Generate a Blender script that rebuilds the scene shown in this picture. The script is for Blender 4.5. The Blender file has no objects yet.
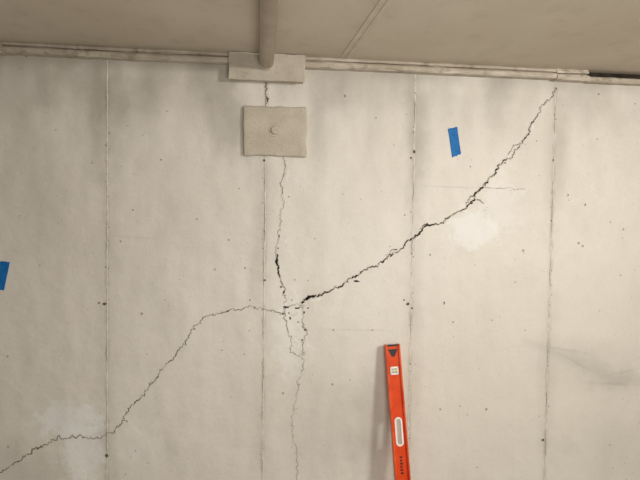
import bpy, bmesh, math, random
from mathutils import Vector, Matrix, noise
random.seed(7)
S = bpy.context.scene
COL = S.collection
S.view_settings.view_transform = 'Standard'

# ------------------------------------------------------------ camera model
F = 480.0
xc = Vector((4700, -60, -480)).normalized()
zc = Vector((213, 15160, 480)).normalized()
xc = (xc - zc * xc.dot(zc)).normalized()
yc = zc.cross(xc).normalized()
def ray(px, py):
    v = Vector((px - 320, 240 - py, -F))
    return Vector((v.dot(xc), v.dot(yc), v.dot(zc)))
def unit(px, py):
    r = ray(px, py); return r / r.y
SP = 0.61
D = SP * 3 / (unit(550.5, 270).x - unit(107, 270).x)
tz = (unit(392, 345) * (D - 0.03)).z
CAMZ = 1.2035 - tz
CAM = Vector((0, -D, CAMZ))
def W(px, py, off=0.0):
    return CAM + unit(px, py) * (D - off)
def onz(px, py, z):
    r = ray(px, py); return CAM + r * ((z - CAMZ) / r.z)
H = W(320, 57, 0.03).z
PX = D / F
SX = [W(107, 270).x + SP * k for k in range(-3, 7)]

cam_d = bpy.data.cameras.new('camera'); cam = bpy.data.objects.new('camera', cam_d)
COL.objects.link(cam)
cam_d.sensor_width = 36; cam_d.lens = F / 640 * 36; cam_d.clip_start = 0.01
M = Matrix((xc, yc, zc)).to_4x4(); M.translation = CAM
cam.matrix_world = M
S.camera = cam

# ------------------------------------------------------------ node helpers
def lin(c):
    return tuple(((v/255)/12.92 if v/255 <= .04045 else ((v/255+.055)/1.055)**2.4) for v in c) + (1,)
class NT:
    def __init__(s, name):
        s.m = bpy.data.materials.new(name); s.m.use_nodes = True
        s.t = s.m.node_tree; s.b = s.t.nodes['Principled BSDF']
        s.co = s.t.nodes.new('ShaderNodeTexCoord').outputs['Object']
    def n(s, typ, **kw):
        nd = s.t.nodes.new(typ)
        for k, v in kw.items(): setattr(nd, k, v)
        return nd
    def l(s, a, b): s.t.links.new(a, b)
    def put(s, inp, v):
        if hasattr(v, 'is_output'): s.l(v, inp)
        else: inp.default_value = v
    def noise(s, scale, detail=4, rough=.55, stretch=None, seed=0):
        co = s.co
        if stretch:
            mp = s.n('ShaderNodeMapping'); s.l(co, mp.inputs['Vector'])
            mp.inputs['Scale'].default_value = stretch
            mp.inputs['Location'].default_value = (seed, seed, seed); co = mp.outputs[0]
        nd = s.n('ShaderNodeTexNoise'); s.l(co, nd.inputs['Vector'])
        nd.inputs['Scale'].default_value = scale; nd.inputs['Detail'].default_value = detail
        nd.inputs['Roughness'].default_value = rough
        return nd.outputs['Fac']
    def rng(s, v, a, b, c=0, d=1, smooth=True):
        nd = s.n('ShaderNodeMapRange'); nd.clamp = True
        if smooth: nd.interpolation_type = 'SMOOTHSTEP'
        s.put(nd.inputs['Value'], v)
        nd.inputs['From Min'].default_value = a; nd.inputs['From Max'].default_value = b
        nd.inputs['To Min'].default_value = c; nd.inputs['To Max'].default_value = d
        return nd.outputs['Result']
    def math(s, op, a, b=0.0, clamp=False):
        nd = s.n('ShaderNodeMath', operation=op); nd.use_clamp = clamp
        s.put(nd.inputs[0], a); s.put(nd.inputs[1], b); return nd.outputs[0]
    def mix(s, fac, a, b, mode='MIX'):
        nd = s.n('ShaderNodeMix', data_type='RGBA', blend_type=mode)
        s.put(nd.inputs[0], fac); s.put(nd.inputs[6], a); s.put(nd.inputs[7], b)
        return nd.outputs[2]
    def xyz(s):
        nd = s.n('ShaderNodeSeparateXYZ'); s.l(s.co, nd.inputs[0]); return nd.outputs
    def bump(s, h, strength, dist):
        nd = s.n('ShaderNodeBump'); nd.inputs['Strength'].default_value = strength
        nd.inputs['Distance'].default_value = dist; s.l(h, nd.inputs['Height'])
        s.l(nd.outputs[0], s.b.inputs['Normal'])
    def fin(s, col, rough=.6, metal=0, spec=.3):
        s.put(s.b.inputs['Base Color'], col); s.put(s.b.inputs['Roughness'], rough)
        s.b.inputs['Metallic'].default_value = metal
        s.b.inputs['Specular IOR Level'].default_value = spec
        return s.m
def painted(name, c1, c2, rough=.55, nscale=25, bump=.25, speck=None, sa=.6):
    t = NT(name)
    col = t.mix(t.rng(t.noise(nscale), .35, .65), lin(c1), lin(c2))
    if speck:
        col = t.mix(t.rng(t.noise(speck[1], 2), speck[2], speck[2]+.12, 0, sa), col, lin(speck[0]))
    t.bump(t.noise(nscale * 6, 3), bump, .002)
    return t.fin(col, rough)

# ------------------------------------------------------------ wall paint
def wall_material():
    t = NT('wall_paint')
    X, Y, Z = t.xyz()[0:3]
    med = t.noise(9, 5, .65)
    fine = t.noise(90, 3, .6)
    col = t.mix(t.rng(t.noise(1.6, 5, .6), .3, .7), lin((217, 209, 195)), lin((224, 217, 204)))
    col = t.mix(t.math('MULTIPLY', t.rng(t.noise(3.2, 6, .68), .46, .72), .20), col, lin((194, 184, 168)))
    col = t.mix(t.math('MULTIPLY', t.rng(med, .45, .75), .17), col, lin((194, 184, 168)))
    col = t.mix(t.math('MULTIPLY', t.rng(t.noise(34, 4, .7), .59, .76), .24), col, lin((174, 162, 143)))
    col = t.mix(t.math('MULTIPLY', t.rng(fine, .4, .8), .14), col, lin((184, 175, 159)))
    warp = t.math('MULTIPLY', t.math('SUBTRACT', t.noise(7, 5, .65), .5), 1.7)
    warp2 = t.math('MULTIPLY', t.math('SUBTRACT', t.noise(6, 4, .6), .5), 1.6)
    warp3 = t.math('MULTIPLY', t.math('SUBTRACT', t.noise(22, 5, .7), .5), 2.6)
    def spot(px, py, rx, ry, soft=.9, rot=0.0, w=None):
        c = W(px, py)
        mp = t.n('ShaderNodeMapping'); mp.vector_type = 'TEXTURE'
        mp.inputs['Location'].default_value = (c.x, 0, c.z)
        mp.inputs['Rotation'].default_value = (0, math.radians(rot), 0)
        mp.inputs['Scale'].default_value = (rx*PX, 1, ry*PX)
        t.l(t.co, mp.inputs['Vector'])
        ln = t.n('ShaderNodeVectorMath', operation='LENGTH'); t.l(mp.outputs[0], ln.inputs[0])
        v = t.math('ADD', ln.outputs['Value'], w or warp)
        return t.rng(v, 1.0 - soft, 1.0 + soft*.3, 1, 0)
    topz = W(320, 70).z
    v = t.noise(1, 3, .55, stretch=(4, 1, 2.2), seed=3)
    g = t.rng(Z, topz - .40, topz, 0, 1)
    grime_shade = t.math('MULTIPLY', t.rng(v, .36, .68), g)
    col = t.mix(t.math('MULTIPLY', grime_shade, .28), col, lin((134, 125, 109)))  # grime and scalloped shade near the ceiling, both mixed into the colour
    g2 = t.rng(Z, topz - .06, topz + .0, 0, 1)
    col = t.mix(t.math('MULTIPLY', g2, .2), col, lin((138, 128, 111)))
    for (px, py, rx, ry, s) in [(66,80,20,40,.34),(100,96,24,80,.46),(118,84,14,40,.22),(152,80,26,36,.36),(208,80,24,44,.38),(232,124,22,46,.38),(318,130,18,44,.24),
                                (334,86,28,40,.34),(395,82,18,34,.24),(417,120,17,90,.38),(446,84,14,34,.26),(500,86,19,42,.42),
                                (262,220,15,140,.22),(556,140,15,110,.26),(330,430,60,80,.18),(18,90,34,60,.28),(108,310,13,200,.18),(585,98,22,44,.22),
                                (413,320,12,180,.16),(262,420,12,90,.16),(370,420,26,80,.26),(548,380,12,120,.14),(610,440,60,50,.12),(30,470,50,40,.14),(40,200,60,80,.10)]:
        col = t.mix(t.math('MULTIPLY', spot(px, py, rx, ry, 1.0, 0, warp2), s), col, lin((126, 118, 102)))  # grime plus painted shade: folds near the top, soft shadows beside seams
    # diffuse scuff low on the right
    for (px, py, rx, ry, rot, s) in [(560,355,36,8,22,.15),(592,368,40,13,18,.18),(622,380,40,12,-2,.20),(600,368,90,32,12,.14),(566,350,30,2,10,.16),(575,362,26,2,28,.14),(614,384,34,2.2,4,.18),(624,372,24,2,-10,.14),
                                     (450,187,42,1.2,1,.16),(360,330,40,1.2,2,.14),(130,237,30,1.2,3,.12)]:
        col = t.mix(t.math('MULTIPLY', spot(px, py, rx, ry, 1.0, rot), s), col, lin((122, 114, 100)))
    for (px, py, rx, ry, s) in [(70,422,34,20,.62),(84,452,22,36,.52),(474,230,28,22,.6),(500,205,24,32,.28),(290,335,18,46,.36),(135,440,24,26,.2)]:
        col = t.mix(t.math('MULTIPLY', spot(px, py, rx, ry, .4, 0, warp3), s), col, lin((234, 232, 226)))
    vo = t.n('ShaderNodeTexVoronoi'); vo.inputs['Scale'].default_value = 16; t.l(t.co, vo.inputs['Vector'])
    d = t.math('ADD', vo.outputs['Distance'], t.math('MULTIPLY', t.noise(7, 2, .5), .36))
    col = t.mix(t.rng(d, .205, .235, .6, 0), col, lin((112, 98, 78)))
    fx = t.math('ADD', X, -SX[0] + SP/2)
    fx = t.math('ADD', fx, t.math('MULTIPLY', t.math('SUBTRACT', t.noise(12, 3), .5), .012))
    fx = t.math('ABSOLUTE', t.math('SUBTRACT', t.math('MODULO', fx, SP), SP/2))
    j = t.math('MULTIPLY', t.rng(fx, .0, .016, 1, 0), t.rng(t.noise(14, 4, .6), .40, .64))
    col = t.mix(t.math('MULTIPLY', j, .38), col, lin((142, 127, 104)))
    ripple = t.math('MULTIPLY', t.math('MULTIPLY', t.noise(1, 1, .5, stretch=(6, 1, 2.4), seed=2), 24), t.rng(Z, topz-.45, topz-.05, .06, 1))
    swell = t.math('MULTIPLY', t.noise(1, 2, .5, stretch=(4, 1, 2), seed=5), 18)
    h = t.math('ADD', t.math('MULTIPLY', t.noise(4.5, 2), 8), t.math('ADD', t.noise(40, 3), t.math('MULTIPLY', t.noise(220, 2), .2)))
    h = t.math('ADD', t.math('ADD', h, swell), ripple)
    t.bump(h, .40, .004)
    return t.fin(col, .5, 0, .28)
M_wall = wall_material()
M_side = painted('side_wall_paint', (212,206,194), (200,193,180), .7, 3)
def ceiling_material():
    t = NT('ceiling_paint')
    col = t.mix(t.rng(t.noise(2.2, 5), .3, .7), lin((198,186,167)), lin((208,197,179)))
    col = t.mix(t.math('MULTIPLY', t.rng(t.noise(12, 5, .6), .5, .75), .25), col, lin((162,149,128)))
    t.bump(t.math('ADD', t.noise(5, 3), t.noise(60, 4)), .2, .003)
    return t.fin(col, .65)
M_ceil = ceiling_material()
M_batten = painted('batten_paint', (205,195,178), (196,185,167), .55, 20, .3)
M_floor = painted('floor_concrete', (176,170,160), (156,150,140), .8, 5)
M_trim = painted('trim_paint', (200,189,172), (178,166,147), .45, 14, .5, ((132,119,98), 20, .56), .5)
M_gap = painted('dark_gap', (52,44,36), (32,26,20), .9, 20)
M_steel = painted('painted_steel', (196,186,169), (182,171,153), .5, 9, .6, ((148,136,115), 90, .57), .35)
M_plate = painted('rough_painted_plate', (196,186,168), (184,173,154), .5, 9, 1.0, ((150,138,117), 170, .55), .4)
M_bolt = painted('painted_bolt', (202,192,175), (182,171,152), .5, 60)
M_pipe = painted('painted_pipe', (202,191,173), (190,178,159), .35, 16, .2)
M_crack = painted('crack_dark', (46,39,32), (22,18,14), .95, 80)
M_thin = painted('crack_thin', (96,85,71), (64,55,45), .95, 60)
M_crack2 = painted('crack_brown', (178,166,147), (134,121,102), .9, 40)
M_stain = painted('crack_edge_stain', (210,201,186), (193,183,166), .8, 90, .4)
M_seam = painted('joint_paint', (196,186,168), (220,212,199), .6, 30, .4)
M_hair = painted('hairline_brown', (166,152,130), (126,113,92), .9, 40)
M_chip = painted('chip_brown', (112,98,80), (76,65,53), .9, 90)
M_flake = painted('flake_pale', (230,226,216), (214,208,195), .7, 60)
M_tape = painted('blue_tape', (10,96,160), (18,112,178), .6, 50, .5)
M_red = painted('red_enamel', (222,78,30), (212,68,25), .25, 12, .03, ((188,64,36), 90, .6), .5)
M_redd = painted('red_flange', (232,96,48), (208,68,28), .18, 12, .03)
M_blk = painted('black_plastic', (30,26,25), (40,35,33), .4, 30)
M_print = painted('dark_print', (104,38,24), (84,32,20), .5, 60)
M_wht = painted('white_label', (236,232,224), (226,222,214), .5, 30)
M_rim = painted('pale_grip', (240,236,228), (232,227,218), .5, 30)
M_vial = painted('vial_liquid', (220,224,178), (226,229,190), .15, 20)

# ------------------------------------------------------------ mesh helpers
def link(name, bm, mat, parent=None, smooth=False):
    me = bpy.data.meshes.new(name)
    bmesh.ops.recalc_face_normals(bm, faces=bm.faces)
    bm.to_mesh(me); bm.free()
    me.materials.append(mat)
    if smooth:
        for p in me.polygons: p.use_smooth = True
    o = bpy.data.objects.new(name, me); COL.objects.link(o)
    if parent: o.parent = parent
    return o
def box(bm, x0, x1, y0, y1, z0, z1, bev=0, seg=2):
    r = bmesh.ops.create_cube(bm, size=1)
    for v in r['verts']:
        v.co = Vector(((x0+x1)/2 + v.co.x*(x1-x0), (y0+y1)/2 + v.co.y*(y1-y0), (z0+z1)/2 + v.co.z*(z1-z0)))
    if bev:
        es = list({e for v in r['verts'] for e in v.link_edges})
        bmesh.ops.bevel(bm, geom=es, offset=bev, segments=seg, affect='EDGES', profile=.5)
def tag(o, label=None, cat=None, group=None, kind=None):
    if label: o['label'] = label
    if cat: o['category'] = cat
    if group: o['group'] = group
    if kind: o['kind'] = kind
    return o
def B(*a, **k):
    bm = bmesh.new(); box(bm, *a, **k); return bm
def cyl(bm, p, q, r, seg=32, r2=None):
    d = q - p
    rr = bmesh.ops.create_cone(bm, cap_ends=True, segments=seg, radius1=r, radius2=r if r2 is None else r2, depth=d.length)
    m = Matrix.Translation((p+q)/2) @ d.to_track_quat('Z', 'Y').to_matrix().to_4x4()
    bmesh.ops.transform(bm, matrix=m, verts=rr['verts'])

# ------------------------------------------------------------ room
XL, XR, YF = -3.0, 3.4, -4.2
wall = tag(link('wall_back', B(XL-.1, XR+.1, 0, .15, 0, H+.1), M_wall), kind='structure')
tag(link('wall_left', B(XL-.1, XL, YF, 0, 0, H), M_side), kind='structure')
tag(link('wall_right', B(XR, XR+.1, YF, 0, 0, H), M_side), kind='structure')
tag(link('floor', B(XL-.1, XR+.1, YF, .15, -.1, 0), M_floor), kind='structure')
ceil = tag(link('ceiling', B(XL-.1, XR+.1, YF, 0, H, H+.1), M_ceil), kind='structure')

# raised fins where the form panels met
def strip_bm(pts, widths, y, thick=0.0):
    """thin ribbon in the wall plane; pts are (x,z)"""
    bm = bmesh.new(); prev = None
    n = len(pts)
    for i in range(n):
        a = pts[max(0, i-1)]; b = pts[min(n-1, i+1)]
        d = Vector((b[0]-a[0], b[1]-a[1]))
        if d.length < 1e-9: d = Vector((0, 1))
        d.normalize(); nx, nz = -d.y, d.x
        w = widths[i]/2
        l = bm.verts.new((pts[i][0]+nx*w, y, pts[i][1]+nz*w))
        m = bm.verts.new((pts[i][0], y-thick, pts[i][1]))
        r = bm.verts.new((pts[i][0]-nx*w, y, pts[i][1]-nz*w))
        if prev:
            bm.faces.new((prev[0], l, m, prev[1])); bm.faces.new((prev[1], m, r, prev[2]))
        prev = (l, m, r)
    return bm
def merge(bm, b2):
    me = bpy.data.meshes.new('t'); b2.to_mesh(me); b2.free(); bm.from_mesh(me); bpy.data.meshes.remove(me)
for k, sx in enumerate(SX):
    if sx < XL or sx > XR: continue
    pts, ws = [], []
    z = .02
    while z < H-.005:
        pts.append((sx + .005*noise.noise(Vector((z*5, k*7, 0))) + .002*noise.noise(Vector((z*50, k*7, 5))), z))
        ws.append(.005 + .005*abs(noise.noise(Vector((z*25, k*5, 2)))))
        z += .008
    link('seam', strip_bm(pts, ws, -.0001, .0012), M_seam, wall)
    seg = []
    z = .02
    bm = bmesh.new()
    def flush(seg):
        if len(seg) > 3:
            n = len(seg)
            merge(bm, strip_bm(seg, [(.0019*math.sin(math.pi*(i+.3)/(n-.4))+.0004)*random.uniform(.5, 1.2) for i in range(n)], -.0015, .0003))
    while z < H-.03:
        if noise.noise(Vector((z*9, k*13, 9))) > -.03 + (.12 if k % 2 else 0):
            seg.append((sx - .0015 + .005*noise.noise(Vector((z*5, k*7, 0))) + .004*noise.noise(Vector((z*60, k, 1))), z))
        else: flush(seg); seg = []
        z += .006
    flush(seg)
    link('joint_hairline', bm, M_hair, wall)

# ceiling joint: flat batten running toward the room
def ceil_joint(p, q, w=.017, mat=None, t0=.0028):
    a = onz(*p, H); b = onz(*q, H)
    d = (b-a).normalized()
    a = b + d*((-.045 - b.y)/d.y); b = b + d*2.2
    n = Vector((-d.y, d.x, 0))
    bm = bmesh.new()
    for (o0, o1, t) in ((-w, -w*.25, t0), (-w*.25, w*.25, .001), (w*.25, w, t0)):
        vs = [bm.verts.new(v) for v in (a+n*o0, a+n*o1, b+n*o1, b+n*o0)]
        vs2 = [bm.verts.new(v.co + Vector((0, 0, -t))) for v in vs]
        bm.faces.new(vs2)
        for i in range(4): bm.faces.new((vs[i], vs[(i+1)%4], vs2[(i+1)%4], vs2[i]))
    link('panel_joint', bm, mat or M_ceil, ceil)
ceil_joint((350, 50), (383, 4), .018, M_batten)

# ------------------------------------------------------------ trim along the wall top
def profile(x0, x1, prof, name, mat, parent=None):
    bm = bmesh.new(); rings = []
    n = max(2, int((x1-x0)/.025))
    for i in range(n+1):
        x = x0 + (x1-x0)*i/n
        ring = []
        for j, (y, z) in enumerate(prof):
            wob = .003*noise.noise(Vector((x*4, j*.4, 1))) + .0022*noise.noise(Vector((x*22, j*.8, 1)))
            if z > H-.001: wob = 0
            ring.append(bm.verts.new((x, y if y > -.001 else y + wob, z + wob)))
        rings.append(ring)
    for a, b in zip(rings, rings[1:]):
        for j in range(len(prof)):
            k = (j+1) % len(prof); bm.faces.new((a[j], a[k], b[k], b[j]))
    bm.faces.new(rings[0]); bm.faces.new(rings[-1])
    return link(name, bm, mat, parent)
zb = W(100, 59.5, 0).z
def arc(cy, cz, r, a0, a1, n=6):
    return [(cy + r*math.cos(math.radians(a0+(a1-a0)*i/n)), cz + r*math.sin(math.radians(a0+(a1-a0)*i/n))) for i in range(n+1)]
HH = H - zb
G = .016
full = [(0, H), (-.028, H)] + arc(-.027, H-.007, .006, 110, 260) + [(-.020, H-G+.002), (-.020, H-G-.001)] + \
       arc(-.026, H-G-.001-(HH-G-.001)/2, (HH-G-.001)/2, 100, 268, 12) + [(0, zb)]
bx0, bx1 = W(228.5, 70, .045).x, W(305, 70, .045).x
xs = W(588, 76, .03).x
xm = W(556, 76, .03).x
xl = W(2.5, 48, .03).x
def trim(x0, x1, prof, name):
    return tag(profile(x0, x1, prof, name, M_trim), kind='structure')
trim(XL, xl-.012, full, 'trim_6')
trim(xl, bx0-.001, full, 'trim_1')
trim(bx1+.001, xm, full, 'trim_2')
full2 = [(y*1.1, z - (.004 if z < H-.001 else 0)) for y, z in full]
trim(xm+.001, xs, full2, 'trim_3')
low = [(0, H-.024), (-.024, H-.024), (-.028, H-.029), (-.028, zb), (-.024, zb-.005), (0, zb-.005)]
trim(xs+.001, XR, low, 'trim_4')
tag(link('gap_shade_strip', B(xs+.001, XR, -.006, 0, H-.024, H), M_gap), kind='structure')  # dark strip coloured to stand for the shadow gap above the low trim
tag(link('trim_7', B(xl-.011, xl-.001, -.050, 0, zb-.004, H, bev=.002), M_trim), kind='structure')

# ------------------------------------------------------------ header block, pipe, anchor plate
def rough_box(name, p0, p1, y0, y1, mat, bev, parent=None, amp=.0015):
    bm = bmesh.new()
    box(bm, p0.x, p1.x, y0, y1, p1.z, p0.z, bev, 3)
    bmesh.ops.subdivide_edges(bm, edges=[e for e in bm.edges if e.calc_length() > .05], cuts=12, use_grid_fill=True)
    for v in bm.verts:
        v.co += Vector((noise.noise(v.co*23+Vector((1,0,0))), .5*noise.noise(v.co*30), noise.noise(v.co*23+Vector((0,5,0)))))*amp
    return link(name, bm, mat, parent)
ROOT = bpy.data.objects.new
def empty(name, loc, label, cat, group=None):
    e = ROOT(name, None); COL.objects.link(e); e.location = loc; e.empty_display_size = .05
    return tag(e, label, cat, group)
def reparent(o, e):
    o.parent = e; o.matrix_parent_inverse = Matrix.Translation(e.location).inverted()

hb = empty('mounting_bracket', ((bx0+bx1)/2, 0, zb), 'beige painted steel bracket at the wall top where the pipe ends', 'bracket')
p1z = W(268, 80.5, .05).z
o = rough_box('face_plate', Vector((bx0,0,H-.002)), Vector((bx1,0,p1z)), -.05, -.042, M_steel, .003, amp=.0024); reparent(o, hb)
o = rough_box('channel_body', Vector((bx0+.004,0,H-.002)), Vector((bx1-.004,0,p1z+.006)), -.042, 0, M_steel, .002, amp=.0005); reparent(o, hb)

pr = 7.2*PX*.95
pc = W(266.5, 62.5, .052); 
q = onz(270, 0, pc.z); dd = (q-pc).normalized()
pend = pc + dd * ((-3.9 - pc.y)/dd.y)
pp = empty('ceiling_pipe', pc, 'beige painted round pipe running along the ceiling into the wall bracket', 'pipe')
bm = bmesh.new(); cyl(bm, pc, pend, pr, 40)
o = link('pipe', bm, M_pipe, None, False); 
for f in o.data.polygons: f.use_smooth = len(f.vertices) == 4
reparent(o, pp)
bm = bmesh.new(); cyl(bm, pc + dd*.001, pc+dd*.012, pr+.004, 40, pr+.0005)
o = link('weld_bead', bm, M_pipe); reparent(o, pp)

a = W(243.5, 105, .014); b = W(306.5, 157, .014)
ap = empty('anchor_plate', ((a.x+b.x)/2, 0, b.z), 'square rough painted metal anchor plate bolted on the wall below the bracket', 'plate')
o = rough_box('plate', a, b, -.018, 0, M_plate, .007, amp=.005); reparent(o, ap)
for p_ in o.data.polygons: p_.use_smooth = True
c = W(275, 130.5, .017)
bm = bmesh.new(); cyl(bm, c+Vector((0,.003,0)), c+Vector((0,-.003,0)), .030, 28, .024)
o = link('washer', bm, M_plate); reparent(o, ap)
bm = bmesh.new(); cyl(bm, c+Vector((0,-.001,0)), c+Vector((0,-.012,0)), .0185, 24, .014)
o = link('bolt', bm, M_bolt); reparent(o, ap)

# ------------------------------------------------------------ cracks
def resample(pix, step=1.1):
    out = []
    for (x0,y0,w0),(x1,y1,w1) in zip(pix, pix[1:]):
        n = max(1, int(math.hypot(x1-x0, y1-y0)/step))
        for i in range(n):
            f = i/n; out.append((x0+(x1-x0)*f, y0+(y1-y0)*f, w0+(w1-w0)*f))
    out.append(pix[-1]); return out
def crack_bm(pix, jag=1.0, seed=0, wj=.7, y=-.0010, halo=0, gaps=-9, vary=1.0):
    pts, ws = [], []
    R = random.Random(seed)
    for (x, yy, w) in resample(pix):
        def nz(s): return (1.2*noise.noise(Vector((x*.13, yy*.13, seed+s))) + 1.3*noise.noise(Vector((x*.37, yy*.37, seed+4+s)))
                           + 1.4*noise.noise(Vector((x*.9, yy*.9, seed+7+s))))
        p = W(x+jag*nz(0), yy+jag*nz(20))
        pts.append((p.x, p.z))
        ww = 1 + wj*R.uniform(-1, 1) + vary*noise.noise(Vector((x*.15, yy*.15, seed+40)))
        wv = (w*1.2+halo)*PX*(1+.5*R.uniform(-1, 1)) if halo else max(.0004, w*PX*ww)
        if not halo and noise.noise(Vector((x*.11, yy*.11, seed+60))) < gaps: wv = .0004
        ws.append(wv)
    return strip_bm(pts, ws, y, .0001)
def blob(bm, x, y, rx, ry, rot, R, dep=-.0013, n=11):
    vs = []
    for k in range(n):
        t = 2*math.pi*k/n; s = R.uniform(.5, 1.2)
        u, v = rx*s*math.cos(t), ry*s*math.sin(t); r = math.radians(rot)
        p = W(x+u*math.cos(r)-v*math.sin(r), y+u*math.sin(r)+v*math.cos(r)); vs.append(bm.verts.new((p.x, dep, p.z)))
    bm.faces.new(vs)
def crack(lines, mat, label, seed, jag=1.0, chips=(), flakes=(), halo=1.3, chipmat=None, parts=(), gaps=-9):
    bm = bmesh.new()
    for i, l in enumerate(lines): merge(bm, crack_bm(l, jag, seed+i*3, gaps=gaps))
    R = random.Random(seed)
    o = tag(link('wall_crack', bm, mat), label, 'crack')
    bm = bmesh.new()
    for i, l in enumerate(lines): merge(bm, crack_bm(l, jag, seed+i*3, y=-.0006, halo=halo))
    q = link('stained_edge', bm, M_stain, o); q['label'] = 'stained paint along the crack edge'
    for c_ in chips:
        bm = bmesh.new(); blob(bm, *c_, R); link('chip', bm, chipmat or mat, o)
    for c_ in flakes:
        bm = bmesh.new(); blob(bm, *c_, R, dep=-.0008); q = link('flake', bm, M_flake, o); q['label'] = 'pale broken paint edge'
    for (nm, l, m, lab) in parts:
        q = link(nm, crack_bm(l, .8, seed+5, y=-.0014), m, o); q['label'] = lab
    return o
A = [(556,87,.5),(554,93,.6),(550,99,.65),(544,104,.6),(540,108,.7),(536,118,.65),(530,126,.7),(528,135,.8),(522,143,1.0),(515,150,.8),(511,157,1.0),(504,161,.8),(498,167,1.0),(493,175,1.1),(488,180,1.2),(483,187,1.6),(476,192,1.4),(475,199,1.4),(470,203,1.6),(466,208,1.0),(456,213,.9),(447,219,.9),(437,224,1.0),(428,225,1.1),(421,231,1.2),(414,238,1.0),(408,242,.9),(403,248,.8),(392,254,1.0),(383,261,1.0),(377,266,.8),(366,269,.9),(358,275,1.0),(349,279,1.1),(341,286,1.0),(330,290,1.1),(321,295,1.2),(313,296,1.6),(303,300,1.8)]
crack([A, [(477,199,.7),(484,204,.4)], [(476,192,.8),(470,196,.6),(466,205,.4)], [(430,226,.7),(424,224,.5),(419,229,.4)], [(397,250,.5),(391,250,.4),(386,256,.3)], [(520,144,.5),(513,146,.4),(508,154,.4)]],
      M_crack, 'widest dark jagged crack climbing diagonally from wall centre to upper right', 11, 1.4,
      [(482,188,2.2,.9,-30),(472,203,1.5,.9,-50),(308,298,3.6,1,-15),(357,281,3.2,1.1,8),(391,256,1.6,.7,-30),(505,163,1.2,.8,0)],
      [(488,190,4,2,-35),(465,213,4,1.6,-40),(418,238,4,1.6,-30),(316,300,6,2,-10),(533,128,2,4,20)], halo=.9,
      parts=[('side_branch', [(483,187,.6),(492,188,.5),(505,188,.45),(525,189.5,.3)], M_crack2, 'faint level hairline branch')])
Bc = [(283,312,.4),(276,313,.45),(268,310,.45),(258,308,.4),(250,306,.4),(240,309,.45),(228,310,.45),(217,314,.45),(207,316,.45),(199,322,.48),(193,329,.48),(189,338,.48),(181,347,.48),(174,357,.48),(166,366,.48),(159,371,.48),(155,381,.48),(148,386,.48),(144,396,.48),(136,401,.48),(130,408,.48),(127,417,.48),(121,424,.5),(117,431,.6),(108,434,.52),(100,437,.48),(88,438,.52),(78,436,.48),(68,438,.52),(56,438,.52),(45,444,.48),(32,451,.52),(20,460,.55),(8,468,.55),(-8,478,.6),(-40,492,.6)]
crack([Bc], M_thin, 'thin dark crack stepping down across the left panels to the lower left corner', 37, 1.9,
      [(127,421,.9,.9,0),(158,377,.9,1.1,20)], halo=.6)
C1 = [(284,157,.7),(285,170,.6),(281,185,.6),(284,200,.5),(280,215,.4),(280,230,.5),(277,245,.6),(277,256,.8),(278,268,.8),(280,280,.6),(284,290,.6),(285,304,.5)]
crack([C1], M_crack2, 'faint brown vertical crack with a short black gash, dropping from the anchor plate', 51, 1.6,
      [(281,287,1.1,1.1,0),(279,236,.8,1.2,0),(284,292,1.3,1.8,10),(278,248,.7,1,0)], [(286,240,2.5,6,0),(288,176,2,6,0)], .6, M_thin,
      parts=[('open_gash', [(277,255,1.0),(276.5,260,2.0),(278,266,1.2),(279,272,1.6),(280,277,.6)], M_crack, 'short black open gash')], gaps=-.12)
C2 = [(303,299,.9),(304,308,.7),(302,320,.6),(306,332,.6),(303,345,.5),(304,355,.5),(303,368,.5),(298,385,.5),(296,398,.45),(293,412,.45),(292,425,.4),(294,440,.4),(297,455,.4),(297,470,.4),(299,500,.4)]
C3 = [(284,308,.6),(285,318,.6),(288,330,.5),(292,338,.5),(291,350,.4),(297,356,.4),(304,352,.4)]
crack([C2, C3, [(284,308,.6),(292,306,.6),(303,306,.5)], [(303,326,.4),(308,330,.4)]], M_crack2,
      'faint looping hairline crack wandering down from the junction to the bottom edge', 71, 1.7,
      [(303,302,2,1.5,0),(304,312,1.1,1.5,0),(290,318,1,1.6,-15),(305,330,1.5,1,0),(302,340,.8,1.2,0),(283,314,1.4,.9,0),(298,322,.8,.9,0),(308,308,1,.8,0),(292,300,.8,.8,0),(289,313,.9,1,0),(286,307,3.4,1.2,5),(297,308,3,1,-5)],
      [(294,314,5,4,0),(298,325,3,6,10),(289,300,3,4,0),(297,342,4,7,0),(307,345,1.5,6,0)], .6, M_crack, gaps=-.15)
crack([[(265,81,1.0),(267,88,1.2),(265,94,1.1),(268,100,1.2),(266,105,1.0)]], M_thin, 'short crack on the wall in the gap between bracket and anchor plate', 90, 1, halo=2)

# chips and tie marks on the wall surface
bm = bmesh.new(); R = random.Random(5)
marks = [(105,304,2.4,1.6),(99,303,1.3,1),(107,456,2.2,2.4),(408,304,2.4,1.8),(404,300,1.2,1),(412,308,1.2,1.2),(265,280,1.6,1.6),(414,152,1.7,2.2),(411,158,1.4,1.1),(553,160,1.3,1.3),(543,440,1.8,1.5),(264,160,1.3,1.8),
         (245,268,1,1),(229,240,1,.8),(161,160,.9,.9),(197,219,.8,.8),(453,322,1.1,1.1),(345,96,.8,1.4),(444,303,1,2.2),(492,320,.9,.9),(372,330,1,.7),(333,330,1.3,.7),(133,210,.8,.8),(222,350,.8,.8),(460,406,.8,.8),(568,195,.8,1.2),(585,205,.7,1.8),(610,222,.7,.8),(250,300,1.2,.8),(128,126,.9,.6),(56,130,.7,.9),(40,265,.8,.6),(165,300,.7,.6),(350,380,.8,.8),(148,463,.7,.7),(515,282,.7,.7),(20,216,.7,.7),(343,194,.8,.8),(376,118,.7,1),(525,330,.9,.7)]
for _ in range(110): marks.append((R.uniform(0,640), R.uniform(90,480), R.uniform(.25,.6), R.uniform(.25,.6)))
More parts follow.
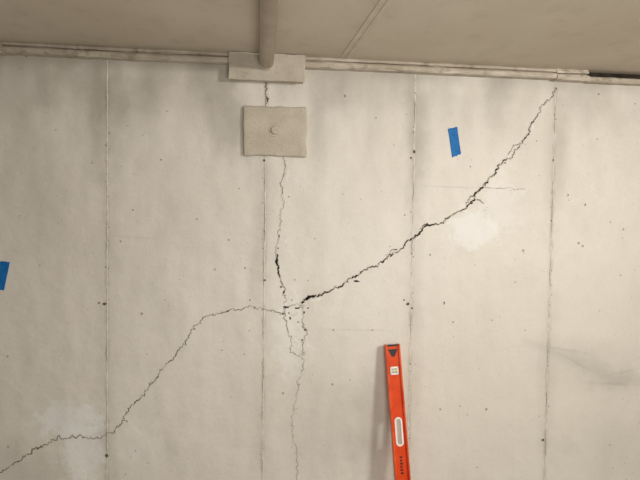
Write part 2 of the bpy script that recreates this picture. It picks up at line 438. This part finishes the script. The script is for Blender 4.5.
for sxp, x2 in ((107,107),(265,262),(415,408),(556,545)):
    for _ in range(16):
        f = R.random(); marks.append((sxp+(x2-sxp)*f+R.uniform(-2,2), 80+f*400, R.uniform(.3,.8), R.uniform(.4,1.1)))
for (x, y, rx, ry) in marks: blob(bm, x, y, rx*.9, ry*.9, 0, R, -.0017, 8)
link('chip_marks', bm, M_chip, wall)

# ------------------------------------------------------------ blue tape
def tape(corners, label, seed):
    R = random.Random(seed)
    c = [W(*p) for p in corners]; bm = bmesh.new()
    N, K = 12, 8; g = []; g0 = []
    for i in range(N+1):
        row = []; row0 = []
        for j in range(K+1):
            u, v = j/K, i/N
            p = (c[0]*(1-u)+c[1]*u)*(1-v) + (c[3]*(1-u)+c[2]*u)*v
            if i in (0, N): p.z += R.uniform(-.0022, .0022)
            y = -.0008 - .0008*(1+noise.noise(Vector((u*3, v*4, seed)))) - (.003*(1-v)**6)
            row.append(bm.verts.new((p.x, y, p.z))); row0.append(bm.verts.new((p.x, -.00005, p.z)))
        g.append(row); g0.append(row0)
    for i in range(N):
        for j in range(K):
            bm.faces.new((g[i][j], g[i][j+1], g[i+1][j+1], g[i+1][j]))
            bm.faces.new((g0[i][j], g0[i+1][j], g0[i+1][j+1], g0[i][j+1]))
        for j in (0, K): bm.faces.new((g[i][j], g[i+1][j], g0[i+1][j], g0[i][j]))
    for j in range(K):
        for i in (0, N): bm.faces.new((g[i][j], g[i][j+1], g0[i][j+1], g0[i][j]))
    o = link('masking_tape', bm, M_tape)
    return tag(o, label, 'tape', 'blue tape markers on the wall')
tape([(448,129),(457,127),(461,154),(452,157.5)], 'blue tape strip left of the diagonal crack high on the right', 1)
tape([(-6,261),(10,262),(4,290.5),(-11,290)], 'blue tape strip at the left edge above the thin left crack', 2)

# ------------------------------------------------------------ spirit level leaning on the wall
L = 1.22; WD = 16.2*PX*.93; TH = .026
T = W(392, 345, .03)
yF = -.24
e1 = Vector((0, T.y, T.z)); e2 = Vector((0, yF, 0))
nrm = Vector((0, -(e2.z-e1.z), (e2.y-e1.y)))
r = ray(402.5, 480)
k = ((T - CAM).dot(nrm))/(r.dot(nrm)); Q = CAM + r*k
s = (Q.z - T.z)/(0 - T.z)
foot = Vector((T.x + (Q.x-T.x)/s, yF, 0))
ax = (T - foot); L = ax.length; ax.normalize()
fr = Vector((0,-1,0)); fr = (fr - ax*fr.dot(ax)).normalized()
rt = ax.cross(fr)
if rt.x < 0: rt = -rt
lv = empty('spirit_level', foot, 'orange red spirit level with oval hand hole leaning upright against the wall', 'level')
R3 = Matrix((rt, -fr, ax)).transposed().to_4x4()
R3.translation = foot + Vector((0, 0, .004))
lv.matrix_world = R3
def add(name, bm, mat, label=None, par=lv):
    o = link(name, bm, mat); o.parent = par
    if label: o['label'] = label
    return o
h = WD/2; fl = .0075
def zpix(py):
    r = ray(392 + (py-345)*10/135, py); k = ((T-CAM).dot(nrm))/(r.dot(nrm)); P = CAM + r*k
    return (P-foot).length
def stadium(zc, w, hh, n=12):
    out = []
    r = w/2
    for i in range(n+1):
        t = math.pi*i/n; out.append((r*math.cos(t), zc+hh/2-r+r*math.sin(t)))
    for i in range(n+1):
        t = math.pi+math.pi*i/n; out.append((r*math.cos(t), zc-hh/2+r+r*math.sin(t)))
    return out
def rect(zc, w, hh): return [(w/2, zc-hh/2), (w/2, zc+hh/2), (-w/2, zc+hh/2), (-w/2, zc-hh/2)]
hz = (zpix(418)+zpix(447))/2; hh = zpix(418)-zpix(447)
vz = zpix(371.5); lowz = L - vz; hz2 = L - hz; mid = L/2
VW, VH = .034, .032
holes = [stadium(hz, .030, hh), stadium(hz2, .030, hh), rect(vz, VW, VH), rect(lowz, VW, VH), rect(mid, .044, .034)]
bm = bmesh.new()
def loop(pts):
    vs = [bm.verts.new((x, 0, z)) for x, z in pts]
    return [bm.edges.new((vs[i], vs[(i+1)%len(vs)])) for i in range(len(vs))]
ed = loop([(-h+.001, .012), (h-.001, .012), (h-.001, L-.008), (-h+.001, L-.008)])
for q_ in holes: ed += loop(q_)
res = bmesh.ops.triangle_fill(bm, edges=ed, use_beauty=True)
fs = [f for f in bm.faces]
for f in fs[:]:
    c_ = f.calc_center_median()
    for q_ in holes:
        inside = False; n_ = len(q_)
        for i in range(n_):
            x1, z1 = q_[i]; x2, z2 = q_[(i+1) % n_]
            if (z1 > c_.z) != (z2 > c_.z) and c_.x < (x2-x1)*(c_.z-z1)/(z2-z1)+x1: inside = not inside
        if inside: bmesh.ops.delete(bm, geom=[f], context='FACES_ONLY'); break
ext = bmesh.ops.extrude_face_region(bm, geom=list(bm.faces))
bmesh.ops.translate(bm, vec=(0, .008, 0), verts=[v for v in ext['geom'] if isinstance(v, bmesh.types.BMVert)])
bmesh.ops.translate(bm, vec=(0, -.004, 0), verts=bm.verts)
add('web', bm, M_red)
for sx in (-1, 1):
    x0, x1 = sorted((sx*h, sx*(h-fl)))
    add('rail', B(x0, x1, -TH/2, TH/2, .004, L, bev=.002, seg=3), M_redd)
for z0, z1 in ((0, .010), (L-.008, L-.002)):
    add('end_cap', B(-h+fl+.0005, h-fl-.0005, -TH/2+.002, TH/2-.002, z0, z1, bev=.0015), M_blk, 'black end cap')
for zc_ in (hz, hz2):
    bm = bmesh.new()
    o1 = stadium(zc_, .031, hh+.001); o2 = stadium(zc_, .018, hh-.012)
    n_ = len(o1)
    ring = [[bm.verts.new((x, y, z)) for x, z in o] for (o, y) in ((o1, -.0055), (o2, -.0055), (o2, .0055), (o1, .0055))]
    for a_ in range(4):
        r1, r2 = ring[a_], ring[(a_+1) % 4]
        for i in range(n_):
            bm.faces.new((r1[i], r1[(i+1) % n_], r2[(i+1) % n_], r2[i]))
    add('hand_grip', bm, M_rim, 'white oval rim around the hand hole')
for zc_, w_, h_ in ((vz, VW, VH), (lowz, VW, VH), (mid, .044, .034)):
    bm = bmesh.new()
    for (x0, x1, z0, z1) in ((-w_/2, w_/2, h_/2-.008, h_/2), (-w_/2, w_/2, -h_/2, -h_/2+.008), (-w_/2, -w_/2+.005, -h_/2, h_/2), (w_/2-.005, w_/2, -h_/2, h_/2), (-w_/2, w_/2, -h_/2, h_/2)):
        thin = (z1-z0 > .02 and x1-x0 > .02)
        box(bm, x0, x1, (.004 if thin else -.007), .007, zc_+z0, zc_+z1, bev=0 if thin else .001)
    fm = add('vial_frame', bm, M_wht, 'white frame around the bubble vial')
    bm = bmesh.new(); cyl(bm, Vector((-w_/2+.004, -.003, zc_)), Vector((w_/2-.004, -.003, zc_)), .0065, 18)
    v_ = link('vial', bm, M_vial); v_.parent = fm; v_['label'] = 'pale yellow bubble vial'
    for x in (-.006, .006):
        bm = bmesh.new(); cyl(bm, Vector((x-.0006, -.003, zc_)), Vector((x+.0006, -.003, zc_)), .0069, 18)
        v_ = link('vial_line', bm, M_blk); v_.parent = fm
tzp = zpix(353)
bm = bmesh.new()
vs = [bm.verts.new(p) for p in ((-.020, -.0052, tzp+.012), (.020, -.0052, tzp+.012), (.006, -.0052, tzp-.018), (-.006, -.0052, tzp-.018))]
bm.faces.new(vs)
add('badge', bm, M_blk, 'dark tapered badge near the upper end')
bm = bmesh.new()
zt = zpix(457)
for i, (w_, dz) in enumerate(((.011,0),(.010,.012),(.012,.024),(.010,.036),(.011,.048),(.012,.060))):
    box(bm, -.006, -.006+w_, -.0050, -.004, zt-dz-.007, zt-dz)
add('print_marks', bm, M_print, 'small dark printing below the hand hole')

# ------------------------------------------------------------ light
def area(name, loc, target, sx, sy, e, col):
    d = bpy.data.lights.new(name, 'AREA'); d.shape = 'RECTANGLE'; d.size = sx; d.size_y = sy; d.energy = e; d.color = col
    o = bpy.data.objects.new(name, d); COL.objects.link(o); o.location = loc
    o.rotation_euler = (Vector(target)-Vector(loc)).to_track_quat('-Z', 'Y').to_euler()
area('key_light', (1.75, -2.1, H-.12), (.3, 0, .8), .4, .25, 34, (1, .98, .955))
area('fill_light', (.35, -2.0, 1.5), (.25, 0, 1.25), .6, .4, 13.5, (1, .985, .965))
w = bpy.data.worlds.new('world'); S.world = w; w.use_nodes = True
w.node_tree.nodes['Background'].inputs[0].default_value = (1, .98, .96, 1)
w.node_tree.nodes['Background'].inputs[1].default_value = .33
